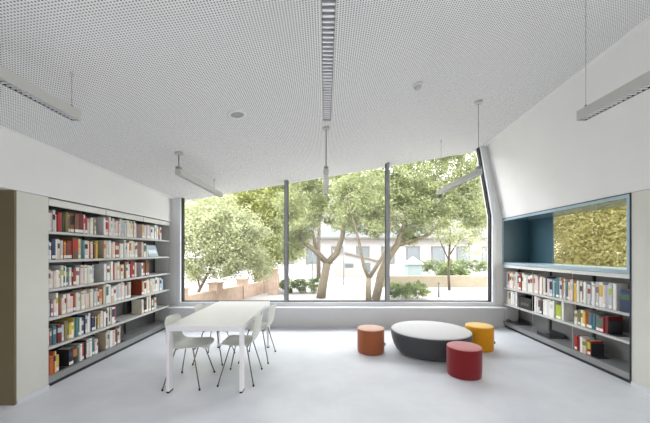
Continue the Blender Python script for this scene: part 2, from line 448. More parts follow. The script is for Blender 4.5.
def row(xf, ang, side, z, u0, u1, palette, where, group, start, mean=0.036, hmin=0.195, hmax=0.265, lead=()):
    """books from u0 to u1, counted from the left of the photo"""
    idx = start; lead = list(lead); L = u1-u0; items = []
    tot = 0
    while True:
        th = max(0.016, random.gauss(mean, mean*0.28))
        if lead: colour, th, ht = lead.pop(0)
        else: colour, ht = random.choice(palette), random.uniform(hmin, hmax)
        if tot+th > L+0.01: break
        items.append((th, ht, colour)); tot += th+0.0015
    if side == 'R': u = u1
    else: u = u0
    for th, ht, colour in items:
        uc = (u+th/2) if side == 'L' else (u-th/2)
        v = (-0.030-random.uniform(0, 0.022)) if side == 'L' else (0.030+random.uniform(0, 0.022))
        book(xf, ang, uc, v, z, th, ht, random.uniform(0.14, 0.19), colour, where, idx, side, group)
        u += (th+0.0015)*(1 if side == 'L' else -1); idx += 1
    return idx, u
CASE_L = ['nearest left bookcase', 'middle left bookcase', 'window-end left bookcase']
SH = ['top shelf', 'second shelf', 'third shelf', 'fourth shelf', 'fifth shelf', 'bottom shelf']
def z_of(level): return L_LEV[5-level]
Lspec = [  # level from the top, bay, u0, u1, palette, mean thickness, leading books
    (0, 0, 0.03, 0.80, MIX, 0.036, [('white', .03, .21), ('pale pink', .03, .22), ('pale grey', .035, .25), ('white', .03, .2), ('red', .045, .23), ('brown', .03, .24), ('dark grey', .03, .22), ('olive', .045, .25), ('rust', .035, .24), ('brown', .06, .25), ('brown', .06, .25), ('dark red', .085, .26)]),
    (0, 1, 0.95, 1.76, LIGHT+['beige', 'rust', 'olive'], 0.046, []),
    (0, 2, 1.89, 2.60, PASTEL, 0.046, []),
    (1, 0, 0.03, 0.82, MIX, 0.036, [('pale blue', .03, .22), ('white', .03, .2), ('dark blue', .05, .24), ('white', .03, .24), ('cream', .03, .24), ('pale grey', .035, .23), ('orange', .03, .22), ('dark grey', .03, .2), ('rust', .04, .23), ('red', .04, .23), ('brown', .09, .27), ('beige', .05, .26)]),
    (1, 1, 0.95, 1.76, LIGHT+['rust'], 0.046, []),
    (1, 2, 1.90, 2.07, LIGHT, 0.046, []),
    (2, 0, 0.03, 0.78, LIGHT+['teal', 'rust'], 0.036, [('cream', .035, .22), ('white', .035, .2), ('pale pink', .035, .2), ('white', .04, .21), ('cream', .03, .2), ('white', .03, .26), ('dark grey', .02, .24), ('white', .03, .25), ('teal', .03, .22), ('pale grey', .035, .23), ('dark red', .02, .21), ('rust', .045, .22)]),
    (2, 1, 0.95, 1.74, LIGHT+['red', 'rust', 'pale pink', 'brown'], 0.046, []),
    (2, 2, 1.90, 2.15, ['brown', 'red', 'white', 'rust', 'white'], 0.046, []),
    (3, 0, 0.03, 0.91, LIGHT+['rust', 'olive', 'mauve'], 0.036, [('pale grey', .04, .2), ('mauve', .03, .19), ('pale pink', .03, .2), ('white', .03, .27), ('rust', .05, .19), ('cream', .04, .2)]),
    (3, 1, 0.95, 1.62, PASTEL+['pale grey'], 0.046, []),
    (3, 2, 1.89, 2.62, PASTEL+['cream', 'yellow', 'brown', 'mauve'], 0.046, []),
    (4, 0, 0.03, 0.93, DARKS, 0.036, [('pale pink', .03, .2), ('mauve', .03, .2), ('teal', .04, .22), ('dark grey', .03, .2), ('dark red', .06, .22), ('pale grey', .03, .2), ('olive', .05, .24)]),
    (4, 1, 0.95, 1.24, ['dark grey', 'yellow', 'white', 'rust', 'cream', 'dark grey'], 0.042, []),
    (4, 2, 1.89, 2.40, DARKS+['white', 'cream'], 0.048, []),
    (5, 0, 0.03, 0.21, ['orange', 'yellow', 'rust', 'pale grey', 'white'], 0.034, []),
    (5, 0, 0.33, 0.82, DARKS+['white', 'red'], 0.040, [('black', .07, .21), ('black', .06, .21), ('green', .04, .22), ('white', .035, .22), ('red', .03, .22)]),
    (5, 1, 1.00, 1.34, ['pale grey', 'white', 'brown', 'beige', 'dark grey', 'pale pink'], 0.044, []),
]
ends_L = []; cnt = {}
for lev, bay, u0, u1, pal, mean, lead in Lspec:
    where = SH[lev]+' of '+CASE_L[bay]
    i0 = cnt.get((lev, bay), 1)
    i1, ue = row(LW, A_L, 'L', z_of(lev), u0, u1, pal, where, 'books on the tall left bookcases', i0, mean, *((0.195, 0.255) if bay == 0 else (0.215, 0.285)), lead=lead)
    cnt[(lev, bay)] = i1; ends_L.append((lev, bay, ue))
CASE_R = ['nearest low bookcase', 'middle low bookcase', 'window-end low bookcase']
SHR = {2: 'top shelf', 1: 'middle shelf', 0: 'bottom shelf'}
Rspec = [
    (2, 2, 1.875, 2.76, LIGHT+['pale blue', 'mauve', 'rust', 'beige'], 0.046, []),
    (2, 1, 0.94, 1.86, MIX+['dark red', 'mauve'], 0.044, []),
    (2, 0, 0.20, 0.91, LIGHT+['pale grey', 'brown', 'red', 'white'], 0.044, [('yellow', .05, .27), ('white', .04, .31), ('white', .04, .3)]),
    (1, 2, 2.34, 2.76, LIGHT+['pale pink'], 0.05, []),
    (1, 1, 1.33, 1.83, ['white', 'pale grey', 'white', 'dark grey', 'cream'], 0.055, [('white', .05, .28), ('white', .04, .27), ('pale grey', .06, .26), ('dark grey', .05, .22), ('white', .05, .25)]),
    (1, 0, 0.36, 0.91, WARM+['teal', 'yellow'], 0.05, [('cream', .05, .2), ('olive', .05, .22), ('white', .05, .23), ('yellow', .05, .22), ('red', .05, .22), ('teal', .05, .22), ('teal', .05, .22)]),
    (0, 0, 0.60, 0.91, WARM, 0.055, [('red', .05, .21), ('dark red', .06, .22), ('white', .04, .22), ('beige', .06, .21), ('red', .06, .2), ('rust', .06, .2)]),
]
ends_R = []
for lev, bay, u0, u1, pal, mean, lead in Rspec:
    where = SHR[lev]+' of '+CASE_R[bay]
    i1, ue = row(RW, -A_R, 'R', R_LEV[lev], u0, u1, pal, where, 'books on the low right bookcases', 1, mean, *{2: (0.265, 0.33), 1: (0.235, 0.285), 0: (0.19, 0.235)}[lev if not (lev == 1 and bay == 0) else 0], lead=lead)
    ends_R.append((lev, bay, ue))

# bookends: bent metal plates closing the rows
BEND = mat('bookend_metal', (58, 60, 62), 0.4, metal=0.3)
def bookend(xf, ang, u, z, side, label):
    s = 1 if side == 'L' else -1
    mb = MB(); mb.box(-0.16, 0, 0, 0.003, 0, 0.17); mb.box(-0.16, 0, 0.003, 0.11, 0, 0.0025)
    o = mb.build('bookend', BEND); tag(o, label, 'bookend', 'dark metal bookends')
    o.location = xf(u+s*0.003, -s*0.05, z+0.001); o.rotation_euler = (0, 0, ang if side == 'L' else ang+PI)
for lev, bay, ue in ends_L:
    if (lev, bay) in ((0, 0), (1, 0), (2, 0), (2, 1), (3, 1), (4, 1), (4, 2), (5, 1)) or (lev == 5 and bay == 0):
        extra = 'after the dark books' if (lev == 5 and bay == 0 and ue > 0.5) else ('after the orange books' if (lev, bay) == (5, 0) else 'closing the book row')
        bookend(LW, A_L, ue+0.002, z_of(lev), 'L', 'dark metal bookend %s on %s of %s' % (extra, SH[lev], CASE_L[bay]))
for lev, bay, ue in ends_R:
    if (lev, bay) in ((1, 0), (0, 0)):
        bookend(RW, -A_R, ue-0.012, R_LEV[lev], 'R', 'dark metal bookend closing the book row on %s of %s' % (SHR[lev], CASE_R[bay]))

# face-out picture book on the left bookcase by the window, propped up
fo = MB(); fo.box(-0.012, 0.0, -0.17, 0.17, 0, 0.22, 0); fo.box(-0.010, -0.002, -0.168, 0.168, 0.001, 0.222, 1); fo.box(0, 0.0008, -0.13, 0.13, 0.06, 0.13, 2)
o = fo.build('picture_book', [bmat('pale blue'), PAGES, STICK]); o.location = LW(2.32, -0.06, z_of(1)+0.006); o.rotation_euler = (0, -0.30, A_L)
tag(o, 'pale blue picture book facing out on second shelf of window-end left bookcase', 'book')
# black magazine bin on the right
bx = thing('magazine_box', 'black open storage box on the middle shelf of window-end low bookcase', 'box', RW(2.11, 0.035, R_LEV[1]+0.001), -A_R)
mb = MB(); L_, W_, H_ = 0.38, 0.26, 0.21
mb.box(0, W_, -L_/2, L_/2, 0, 0.006); mb.box(0, 0.006, -L_/2, L_/2, 0.006, H_); mb.box(W_-0.006, W_, -L_/2, L_/2, 0.006, H_)
mb.box(0.006, W_-0.006, -L_/2, -L_/2+0.006, 0.006, H_); mb.box(0.006, W_-0.006, L_/2-0.006, L_/2, 0.006, H_)
mb.build('body', mat('box_black', (44, 44, 42), 0.6), bx)
for k in range(3):
    MB().box(-0.0012, 0.0, -0.12+0.08*k, -0.06+0.08*k, 0.06, 0.11).build('label_holder', mat('holder_grey', (96, 94, 84), 0.5), bx)
# lime green box-file
gb = book_mesh(0.11, 0.22, 0.20, dict(sticker=True, band=False, title=False)).build('box_file', [bmat('lime green'), PAGES, STICK, bmat('white')])
gb.location = RW(1.245, 0.04, R_LEV[1]+0.0015); gb.rotation_euler = (0, 0, PI-A_R)
tag(gb, 'lime green box file on the middle shelf of middle low bookcase', 'box file')
tb = book_mesh(0.045, 0.285, 0.19, dict(sticker=False, band=False, title=False)).build('box_file', [bmat('white'), PAGES, STICK, bmat('white')])
tb.location = RW(1.15, 0.04, R_LEV[1]+0.0015); tb.rotation_euler = (0, 0, PI-A_R)
tag(tb, 'tall white box file beside the lime green one', 'box file')
# dark blue box at the near end of the right top shelf
db = book_mesh(0.12, 0.27, 0.2, dict(sticker=False, band=True, title=False)).build('box_file', [bmat('dark blue'), PAGES, STICK, bmat('green')])
db.location = RW(0.115, 0.035, R_LEV[2]+0.0015); db.rotation_euler = (0, 0, PI-A_R)
tag(db, 'wide dark blue box file at the near end of the low top shelf', 'box file')
# empty flat book display tray on the base shelf
def tray(u, lab):
    mb = MB(); mb.box(0, 0.24, -0.16, 0.16, 0, 0.004); mb.box(0, 0.006, -0.16, 0.16, 0.004, 0.05); mb.box(0.234, 0.24, -0.16, 0.16, 0.004, 0.08)
    o = mb.build('metal_tray', BEND); o.location = RW(u, 0.05, R_LEV[0]+0.001); o.rotation_euler = (0, 0, -A_R); tag(o, lab, 'tray', 'metal trays on the low base shelf')
tray(2.55, 'dark metal tray on the bottom shelf nearest the window')
tray(1.62, 'dark metal tray on the bottom shelf of the middle low bookcase')

# ------------------------------------------------------------------ table
TX0, TX1, TY0, TY1, TZ = -1.745, -0.905, 3.365, 5.06, 0.74
t = thing('table', 'long white rectangular reading table with flat legs', 'table', ((TX0+TX1)/2, (TY0+TY1)/2, 0))
hx, hy = (TX1-TX0)/2, (TY1-TY0)/2
MB().box(-hx, hx, -hy, hy, TZ-0.028, TZ).build('tabletop', TABLE, t, bevel=0.003)
ap = MB(); ap.box(-hx+0.004, hx-0.004, -hy+0.004, -hy+0.034, TZ-0.058, TZ-0.028); ap.box(-hx+0.004, hx-0.004, hy-0.034, hy-0.004, TZ-0.058, TZ-0.028)
ap.box(-hx+0.004, -hx+0.034, -hy+0.034, hy-0.034, TZ-0.058, TZ-0.028); ap.box(hx-0.034, hx-0.004, -hy+0.034, hy-0.034, TZ-0.058, TZ-0.028)
ap.build('apron', TABLE, t)
for sx in (-1, 1):
    for sy in (-1, 1):
        x0 = -hx+0.002 if sx < 0 else hx-0.036; y0_ = -hy+0.002 if sy < 0 else hy-0.097
        lg = MB().box(x0, x0+0.034, y0_, y0_+0.095, 0.018, TZ-0.028).build('leg', TABLE, t, bevel=0.003)
        MB().box(x0+0.002, x0+0.032, y0_+0.002, y0_+0.093, 0.0, 0.018).build('foot', BLACKR, lg)

# ------------------------------------------------------------------ chairs: one-piece shell on thin splayed legs; faces local +X
def make_chair(label, loc, rotz):
    c = thing('chair', label, 'chair', loc, rotz, 'shell chairs around the table')
    prof = [(0.235, 0.425, 0.150), (0.232, 0.442, 0.186), (0.20, 0.455, 0.205), (0.12, 0.450, 0.222), (0.02, 0.442, 0.232), (-0.08, 0.440, 0.235), (-0.145, 0.452, 0.232),
            (-0.190, 0.490, 0.222), (-0.212, 0.55, 0.212), (-0.226, 0.62, 0.212), (-0.240, 0.69, 0.216), (-0.250, 0.735, 0.212), (-0.257, 0.768, 0.195), (-0.260, 0.785, 0.150)]
    NU = 10; v = []; f = []
    for i, (x, z, hw) in enumerate(prof):
        for k in range(NU+1):
            s = 2*k/NU-1; q = abs(s)
            back = max(0.0, min(1.0, (z-0.46)/0.2)) if x < -0.1 else 0
            up = 0.020*q**2.5*(1-back) if i > 1 else 0.0
            fwd = 0.050*q**2.2*back
            v.append((x+fwd, s*hw, z+up))
    for i in range(len(prof)-1):
        for k in range(NU):
            a = i*(NU+1)+k; f.append((a, a+1, a+NU+2, a+NU+1))
    mb = MB(); mb.add(v, f, 0, True); sh = mb.build('seat_shell', SHELLM, c)
    so = sh.modifiers.new('thick', 'SOLIDIFY'); so.thickness = 0.010; so.offset = 0
    ss = sh.modifiers.new('sub', 'SUBSURF'); ss.levels = 1; ss.render_levels = 2
    tops = {}
    for fx in (-1, 1):
        for sy in (-1, 1):
            a = (0.10*fx-0.005, 0.155*sy, 0.428); b = (0.205*fx, 0.255*sy, 0.012)
            lg = MB().tube([(a[0]*0.85, a[1]*0.85, 0.431), a, tuple(a[i]*0.95+b[i]*0.05 for i in range(3)), b], 0.0072, 10).build('leg', STEEL, c)
            MB().tube([(b[0]-0.0012*fx, b[1], 0.020), (b[0]+0.0012*fx, b[1], 0.0)], 0.011, 10).build('foot_cap', BLACKR, lg)
    u = MB()
    u.tube([(-0.11, -0.14, 0.426), (-0.11, 0.14, 0.426)], 0.008); u.tube([(0.10, -0.14, 0.426), (0.10, 0.14, 0.426)], 0.008)
    u.box(-0.12, 0.11, -0.05, 0.05, 0.424, 0.434)
    u.build('underframe', STEEL, c)
    return c
ch = make_chair('white shell chair on the left of the table, nearer the camera', (-1.62, 3.69, 0), math.radians(2))
dup(ch, (-1.60, 4.46, 0), math.radians(-2), 'white shell chair on the left of the table, nearer the window', 'shell chairs around the table')
dup(ch, (-1.035, 3.795, 0), PI+math.radians(1), 'white shell chair on the right of the table, nearer the camera', 'shell chairs around the table')
dup(ch, (-0.985, 4.52, 0), PI-math.radians(2), 'white shell chair on the right of the table, nearer the window', 'shell chairs around the table')

# ------------------------------------------------------------------ poufs
def fabric(name, rgb): return mat(name, rgb, 0.9, var=0.10, scale=120, spec=0.2, bump=0.35, sheen=0.35)
def pouf(label, loc, R, H, side, top, ang):
    p = thing('pouf', label, 'pouf', loc, 0, 'small round poufs')
    e = 0.014
    b = MB().lathe([(R*0.93, 0.0), (R*0.965, 0.006), (R*0.985, 0.03), (R, 0.10), (R, H*0.6), (R, H-0.02), (R-0.002, H-0.012)], 56)
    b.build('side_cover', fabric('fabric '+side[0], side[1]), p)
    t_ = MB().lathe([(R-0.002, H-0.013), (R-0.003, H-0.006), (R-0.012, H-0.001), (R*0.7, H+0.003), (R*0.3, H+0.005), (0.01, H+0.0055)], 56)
    t_.build('top_cover', fabric('fabric top '+side[0], top), p)  # top colour paler than the side: window sheen put into the fabric colour
    a = math.radians(ang); ca, sa = math.cos(a), math.sin(a)
    pts = []
    for i in range(9):
        q = PI*i/8; r = R-0.004+0.030*math.sin(q); pts.append((r*ca, r*sa, 0.105-0.025*math.cos(q)))
    MB().tube(pts, 0.0075, 8).build('pull_loop', mat('loop_dark', (52, 36, 30), 0.8), p)
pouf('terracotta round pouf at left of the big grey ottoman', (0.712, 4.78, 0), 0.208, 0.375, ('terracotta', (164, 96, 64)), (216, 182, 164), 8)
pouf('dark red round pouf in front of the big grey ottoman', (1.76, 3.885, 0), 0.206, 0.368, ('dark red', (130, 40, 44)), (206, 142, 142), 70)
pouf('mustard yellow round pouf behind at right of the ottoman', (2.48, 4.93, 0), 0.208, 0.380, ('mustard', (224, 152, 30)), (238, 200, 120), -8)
ot = thing('ottoman', 'large round grey ottoman with pale top and dark tapered side', 'ottoman', (1.640, 4.79, 0))
R, H = 0.60, 0.36
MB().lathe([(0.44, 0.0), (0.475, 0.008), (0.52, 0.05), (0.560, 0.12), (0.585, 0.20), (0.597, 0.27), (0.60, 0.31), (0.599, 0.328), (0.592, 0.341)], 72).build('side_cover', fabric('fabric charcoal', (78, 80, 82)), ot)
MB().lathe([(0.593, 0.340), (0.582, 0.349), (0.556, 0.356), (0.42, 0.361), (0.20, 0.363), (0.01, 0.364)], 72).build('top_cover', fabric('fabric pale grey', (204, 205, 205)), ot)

# ------------------------------------------------------------------ pendant lamps
LZ = 2.605; LH = 0.078; LW2 = 0.036; LLEN = 1.52
def pendant(x, ynear, yfar, label, feed, wires, stem_r=0.007):
    p = thing('pendant_lamp', label, 'ceiling lamp', (x, ynear, LZ), 0, 'slim linear pendant lamps')
    Ln = yfar-ynear; wd = LW2; t_ = 0.006
    hb = MB(); hb.box(-wd, wd, 0, Ln, LH-0.006, LH); hb.box(-wd, -wd+t_, 0, Ln, 0, LH-0.006); hb.box(wd-t_, wd, 0, Ln, 0, LH-0.006)
    hb.box(-wd+t_, wd-t_, 0, 0.006, 0, LH-0.006); hb.box(-wd+t_, wd-t_, Ln-0.006, Ln, 0, LH-0.006)
    hb.build('housing', LAMPB, p)
    rf = MB(); rf.box(-wd+t_, wd-t_, 0.006, Ln-0.006, LH-0.012, LH-0.006)
    rf.m = [1]*6
    rf.box(-wd+t_, -wd+t_+0.002, 0.006, Ln-0.006, 0.001, LH-0.012); rf.box(wd-t_-0.002, wd-t_, 0.006, Ln-0.006, 0.001, LH-0.012)
    rf.build('reflector', [LDARK, LREF], p)
    lv = MB(); k = int((Ln-0.02)/0.034)
    for i in range(k):
        y = 0.02+0.034*i
        lv.add([(-wd+t_, y-0.006, 0.003), (wd-t_, y-0.006, 0.003), (wd-t_, y+0.006, 0.003), (-wd+t_, y+0.006, 0.003), (-wd+t_, y-0.001, 0.028), (wd-t_, y-0.001, 0.028), (wd-t_, y+0.001, 0.028), (-wd+t_, y+0.001, 0.028)],
               [(0,3,2,1),(4,5,6,7),(0,1,5,4),(1,2,6,5),(2,3,7,6),(3,0,4,7)])
    lv.m = [0 if i % 6 == 0 else 1 for i in range(len(lv.f))]
    lv.build('louvre', [LOUV, LOUVD], p)
    for wy in wires:
        zc = zceil(x, ynear+wy)-LZ
        MB().tube([(0, wy, LH), (0, wy, zc-0.01)], 0.0016, 6).build('wire', WIRE, p)
        MB().tube([(0, wy, zc-0.025), (0, wy, zc+0.004)], 0.011, 12).build('wire_anchor', LAMPB, p)
        MB().tube([(0, wy, LH-0.001), (0, wy, LH+0.03)], 0.007, 10).build('wire_clip', WIRE, p)
    if feed is not None:
        zc = zceil(x, ynear+feed)-LZ
        MB().tube([(0, feed, LH), (0, feed, zc-0.02)], stem_r, 8).build('stem', WIRE, p)
        MB().lathe([(0.046, -0.032), (0.05, -0.028), (0.05, 0.010)], 24, c=(0, feed, zc)).build('canopy', LAMPB, p)
        MB().box(-0.028, 0.028, feed-0.04, feed+0.04, LH, LH+0.03).build('feed_box', mat('feed_backlit_grey', (132, 133, 132), 0.5), p)  # greyer than the housing: backlit shade put into the colour
    return p
for x, nm in ((-2.0, 'left'), (0.015, 'centre'), (2.10, 'right')):
    pendant(x if x < 1 else 2.06, 2.47-LLEN, 2.47, 'slim louvred pendant lamp hanging nearest at %s' % nm, None, (0.10, LLEN-0.045))
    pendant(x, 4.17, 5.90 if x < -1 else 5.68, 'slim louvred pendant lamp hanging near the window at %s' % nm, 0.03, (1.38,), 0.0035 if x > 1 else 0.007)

# ceiling disc and smoke detector
x, y = -0.99, 3.457; z = zceil(x, y)
tilt = (-0.030, -math.atan(0.170), 0)
d = MB(); d.lathe([(0.098, -0.014), (0.104, -0.010), (0.106, 0.004)], 40); 
o = thing('ceiling_speaker', 'round white flush speaker in the ceiling', 'ceiling speaker', (x, y, z)); o.rotation_euler = tilt
r_ = MB(); r_.lathe([(0.070, 0.004), (0.074, -0.016), (0.098, -0.014), (0.106, -0.006), (0.107, 0.004)], 40); r_.build('ring', HEADER, o)
MB().lathe([(0.001, -0.008), (0.071, -0.008), (0.071, 0.003)], 40).build('grille', mat('grille_grey', (178, 178, 176), 0.7), o)
x, y = 1.052, 3.493; z = zceil(x, y)
o = thing('smoke_detector', 'small white smoke detector on the ceiling', 'smoke detector', (x, y, z)); o.rotation_euler = tilt
MB().lathe([(0.052, -0.020), (0.056, -0.016), (0.056, 0.004)], 32).build('base', HEADER, o)
MB().lathe([(0.020, -0.052), (0.034, -0.046), (0.040, -0.030), (0.042, -0.019)], 32).build('sensor_head', mat('detector_grey', (196, 196, 194), 0.5), o)

# ================================================================== outside
GZ = -0.10
PAVE = mat('outside_paving', (150, 148, 144), 0.9, var=0.08, scale=0.8)
g = MB().box(-60, 60, BACK+0.30, 80, GZ-0.2, GZ); g.box(4.9, 60, -6, BACK+0.30, GZ-0.2, GZ)
struct('ground', g, PAVE, 'pale paved ground outside the window')

def leafmat(name, a, b, trans):
    m = bpy.data.materials.new(name); m.use_nodes = True; nt = m.node_tree; N = nt.nodes.new; L = nt.links.new
    p = nt.nodes['Principled BSDF']; out = nt.nodes['Material Output']
    tc = N('ShaderNodeTexCoord'); nz = N('ShaderNodeTexNoise'); nz.inputs['Scale'].default_value = 2.2; nz.inputs['Detail'].default_value = 5
    L(tc.outputs['Object'], nz.inputs['Vector'])
    r = N('ShaderNodeValToRGB'); r.color_ramp.elements[0].position = 0.36; r.color_ramp.elements[1].position = 0.64
    r.color_ramp.elements[0].color = (*lin(a), 1); r.color_ramp.elements[1].color = (*lin(b), 1)
    L(nz.outputs['Fac'], r.inputs['Fac']); L(r.outputs['Color'], p.inputs['Base Color']); p.inputs['Roughness'].default_value = 0.6
    t_ = N('ShaderNodeBsdfTranslucent'); L(r.outputs['Color'], t_.inputs['Color'])
    mx = N('ShaderNodeMixShader'); mx.inputs['Fac'].default_value = trans
    L(p.outputs[0], mx.inputs[1]); L(t_.outputs[0], mx.inputs[2]); L(mx.outputs[0], out.inputs['Surface'])
    return m
LEAF_Y = leafmat('leaf_yellow_green', (118, 128, 64), (176, 180, 112), 0.5)
LEAF_P = leafmat('leaf_pale_grey_green', (140, 147, 108), (184, 187, 148), 0.45)
LEAF_G = leafmat('leaf_green', (118, 128, 84), (172, 178, 130), 0.5)
LEAF_H = leafmat('leaf_hedge', (92, 110, 66), (140, 152, 100), 0.35)
LEAF_O = leafmat('leaf_olive', (182, 180, 132), (202, 199, 154), 0.55)
BARK = mat('bark_grey', (92, 84, 72), 0.9, var=0.2, scale=8)
BARKP = mat('bark_pale', (112, 103, 84), 0.9, var=0.15, scale=8)

def foliage(blobs, size, seed, clumps=26, per=55, spread=0.16):
    rnd = random.Random(seed); mb_v = []; mb_f = []
    for (cx, cy, cz, rx, ry, rz, dens) in blobs:
        nc = max(3, int(clumps*dens))
        for _ in range(nc):
            while True:
                a, b, c = rnd.uniform(-1, 1), rnd.uniform(-1, 1), rnd.uniform(-1, 1)
                q = a*a+b*b+c*c
                if q <= 1 and q > 0.05: break
            px, py, pz = cx+a*rx, cy+b*ry, cz+c*rz
            sp = spread*rnd.uniform(0.7, 1.5)*min(rx, rz)**0.5
            for _ in range(int(per*rnd.uniform(0.6, 1.3))):
                x, y, z = rnd.gauss(px, sp), rnd.gauss(py, sp), rnd.gauss(pz, sp*0.7)
                d1 = Vector((rnd.gauss(0, 1), rnd.gauss(0, 1), rnd.gauss(-0.2, 0.7))).normalized()
                d2 = d1.cross(Vector((rnd.gauss(0, 1), rnd.gauss(0, 1), rnd.gauss(0, 1)))).normalized()
                s = size*rnd.uniform(0.6, 1.3); P = Vector((x, y, z)); k = len(mb_v)
                mid = P+d1*s*0.5
                mb_v += [tuple(P), tuple(mid+d2*s*0.28), tuple(P+d1*s), tuple(mid-d2*s*0.28)]
                mb_f.append((k, k+1, k+2, k+3))
    me = bpy.data.meshes.new('foliage'); me.from_pydata(mb_v, [], mb_f); me.update()
    return me
def tree(label, base, limbs, blobs, lm, bark, size=0.13, seed=1, clumps=26, per=55, spread=0.16, name='tree', group='trees outside the window'):
    """limbs and blobs are given in world coordinates"""
    t = thing(name, label, 'tree' if name == 'tree' else 'shrub', base, 0, group)
    if limbs:
        mb = MB()
        for path in limbs:
            pts = [(p[0]-base[0], p[1]-base[1], p[2]-base[2]) for p in path]; mb.tube(pts, [p[3] for p in path], 9)
        mb.build('trunk', bark, t)
    bl = [(b[0]-base[0], b[1]-base[1], b[2]-base[2], *b[3:]) for b in blobs]
    me = foliage(bl, size, seed, clumps, per, spread); me.materials.append(lm)
    o = bpy.data.objects.new('foliage', me); COL.objects.link(o); o.parent = t
    return t
# left pane: slender pale tree close to the glass, a fuller yellow-green one behind it
tree('slender pale tree with slanting trunk outside the left pane', (-3.98, 9.2, GZ),
     [[(-3.98, 9.2, GZ, .05), (-3.75, 9.2, .45, .045), (-3.45, 9.2, 1.0, .04), (-3.3, 9.2, 1.6, .03), (-3.2, 9.3, 2.3, .015)], [(-3.45, 9.2, 1.0, .035), (-3.2, 9.0, 1.5, .025), (-2.8, 9.0, 2.0, .012)],
      [(-3.75, 9.2, .45, .03), (-3.9, 9.3, 1.0, .025), (-4.0, 9.4, 1.8, .012)]],
     [(-3.7, 9.3, 1.75, .75, .6, .8, 1.3), (-2.75, 9.2, 1.75, .75, .6, .75, 1.3), (-3.4, 9.4, 2.45, .7, .6, .55, 1.0), (-2.3, 9.3, 1.45, .5, .5, .45, .7), (-3.9, 9.2, 1.0, .35, .4, .35, .4), (-3.1, 9.2, 1.15, .6, .5, .35, .7), (-4.3, 9.3, 2.3, .6, .5, .7, .8), (-2.6, 9.4, 2.4, .6, .5, .4, .5), (-1.95, 9.4, 1.05, .4, .4, .35, .35), (-2.2, 9.4, 2.15, .45, .4, .35, .3), (-4.5, 9.4, 1.6, .5, .5, .8, .6), (-3.2, 9.5, 2.95, .6, .5, .4, .35), (-4.2, 9.5, 3.0, .5, .5, .4, .35)],
     LEAF_P, BARK, 0.075, 11, 56, 80, .17)
tree('full yellow-green tree with dark trunk behind the left pane', (-3.05, 13.6, GZ),
     [[(-3.05, 13.6, GZ, .14), (-3.0, 13.6, 1.0, .12), (-3.1, 13.6, 2.2, .10), (-3.3, 13.6, 4.2, .05)], [(-3.0, 13.6, 1.3, .09), (-2.3, 13.6, 2.4, .06), (-1.9, 13.6, 3.4, .03)], [(-3.05, 13.6, 1.6, .09), (-4.0, 13.6, 2.7, .06), (-4.6, 13.6, 3.8, .03)]],
     [(-4.3, 13.6, 3.6, 1.5, 1.1, 1.2, 1.6), (-2.6, 13.6, 3.6, 1.2, 1.1, 1.3, 1.8), (-2.5, 13.4, 2.0, 1.0, .9, .9, 1.4), (-3.6, 13.6, 4.9, 1.7, 1.1, .8, 1.3), (-5.4, 13.8, 4.2, 1.2, 1.0, 1.4, 1.3), (-5.5, 13.8, 2.6, 1.1, 1.0, .9, .8), (-2.0, 13.6, 5.0, .9, .9, .8, .9), (-4.2, 13.9, 2.6, 1.2, .9, .8, 1.2), (-1.6, 13.6, 3.0, .8, .9, .9, 1.0), (-2.7, 13.6, 1.35, .8, .7, .45, .8), (-3.0, 13.8, 5.8, 1.6, 1.0, .7, 1.1), (-1.4, 13.8, 1.9, .6, .7, .6, .5)],
     LEAF_Y, BARK, 0.11, 12, 56, 84, .20)
# middle pane
tree('forked tree with thick pale trunk in the middle pane', (-0.15, 11.0, GZ),
     [[(-0.15, 11, GZ, .17), (-0.05, 11, .5, .15), (0.08, 11, 1.15, .14)], [(0.08, 11, 1.15, .11), (-0.30, 11, 1.55, .10), (-0.75, 11, 1.9, .07), (-1.1, 11, 2.6, .05), (-1.25, 11, 3.6, .025)],
      [(0.08, 11, 1.15, .12), (0.42, 11, 1.5, .11), (0.62, 11, 2.1, .09), (0.72, 11, 2.8, .07), (0.6, 11, 3.6, .05), (0.35, 11, 4.4, .03)], [(0.72, 11, 2.8, .06), (0.95, 11, 3.6, .04), (1.0, 11, 4.5, .025)], [(-0.30, 11, 1.55, .07), (-0.45, 11, 2.3, .05), (-0.3, 11, 3.2, .03)]],
     [(-0.95, 11.2, 3.2, .85, .8, .7, 1.2), (-0.9, 11, 2.4, .7, .7, .4, .6), (0.2, 11.2, 4.3, 1.1, .9, .7, 1.2), (1.5, 11.2, 3.6, .9, .8, .9, 1.1), (1.3, 11.2, 4.7, 1.0, .9, .6, .9), (-0.7, 11.3, 4.2, .8, .8, .5, .7), (0.1, 11.2, 3.1, .6, .7, .5, .6), (1.9, 11.1, 2.6, .6, .6, .5, .5), (-1.2, 11.1, 1.75, .45, .5, .5, .6), (-1.3, 11.2, 5.0, .9, .8, .6, .9), (.5, 11.2, 5.3, 1.2, .8, .6, 1.0), (2.1, 11.2, 5.5, 1.0, .8, .6, .9), (.9, 11.2, 2.5, .4, .5, .35, .3), (-1.25, 11.1, 2.5, .5, .5, .6, .8), (-1.0, 11.2, 4.6, .8, .7, .6, .8)],
     LEAF_G, BARKP, 0.085, 13, 46, 84, .17)
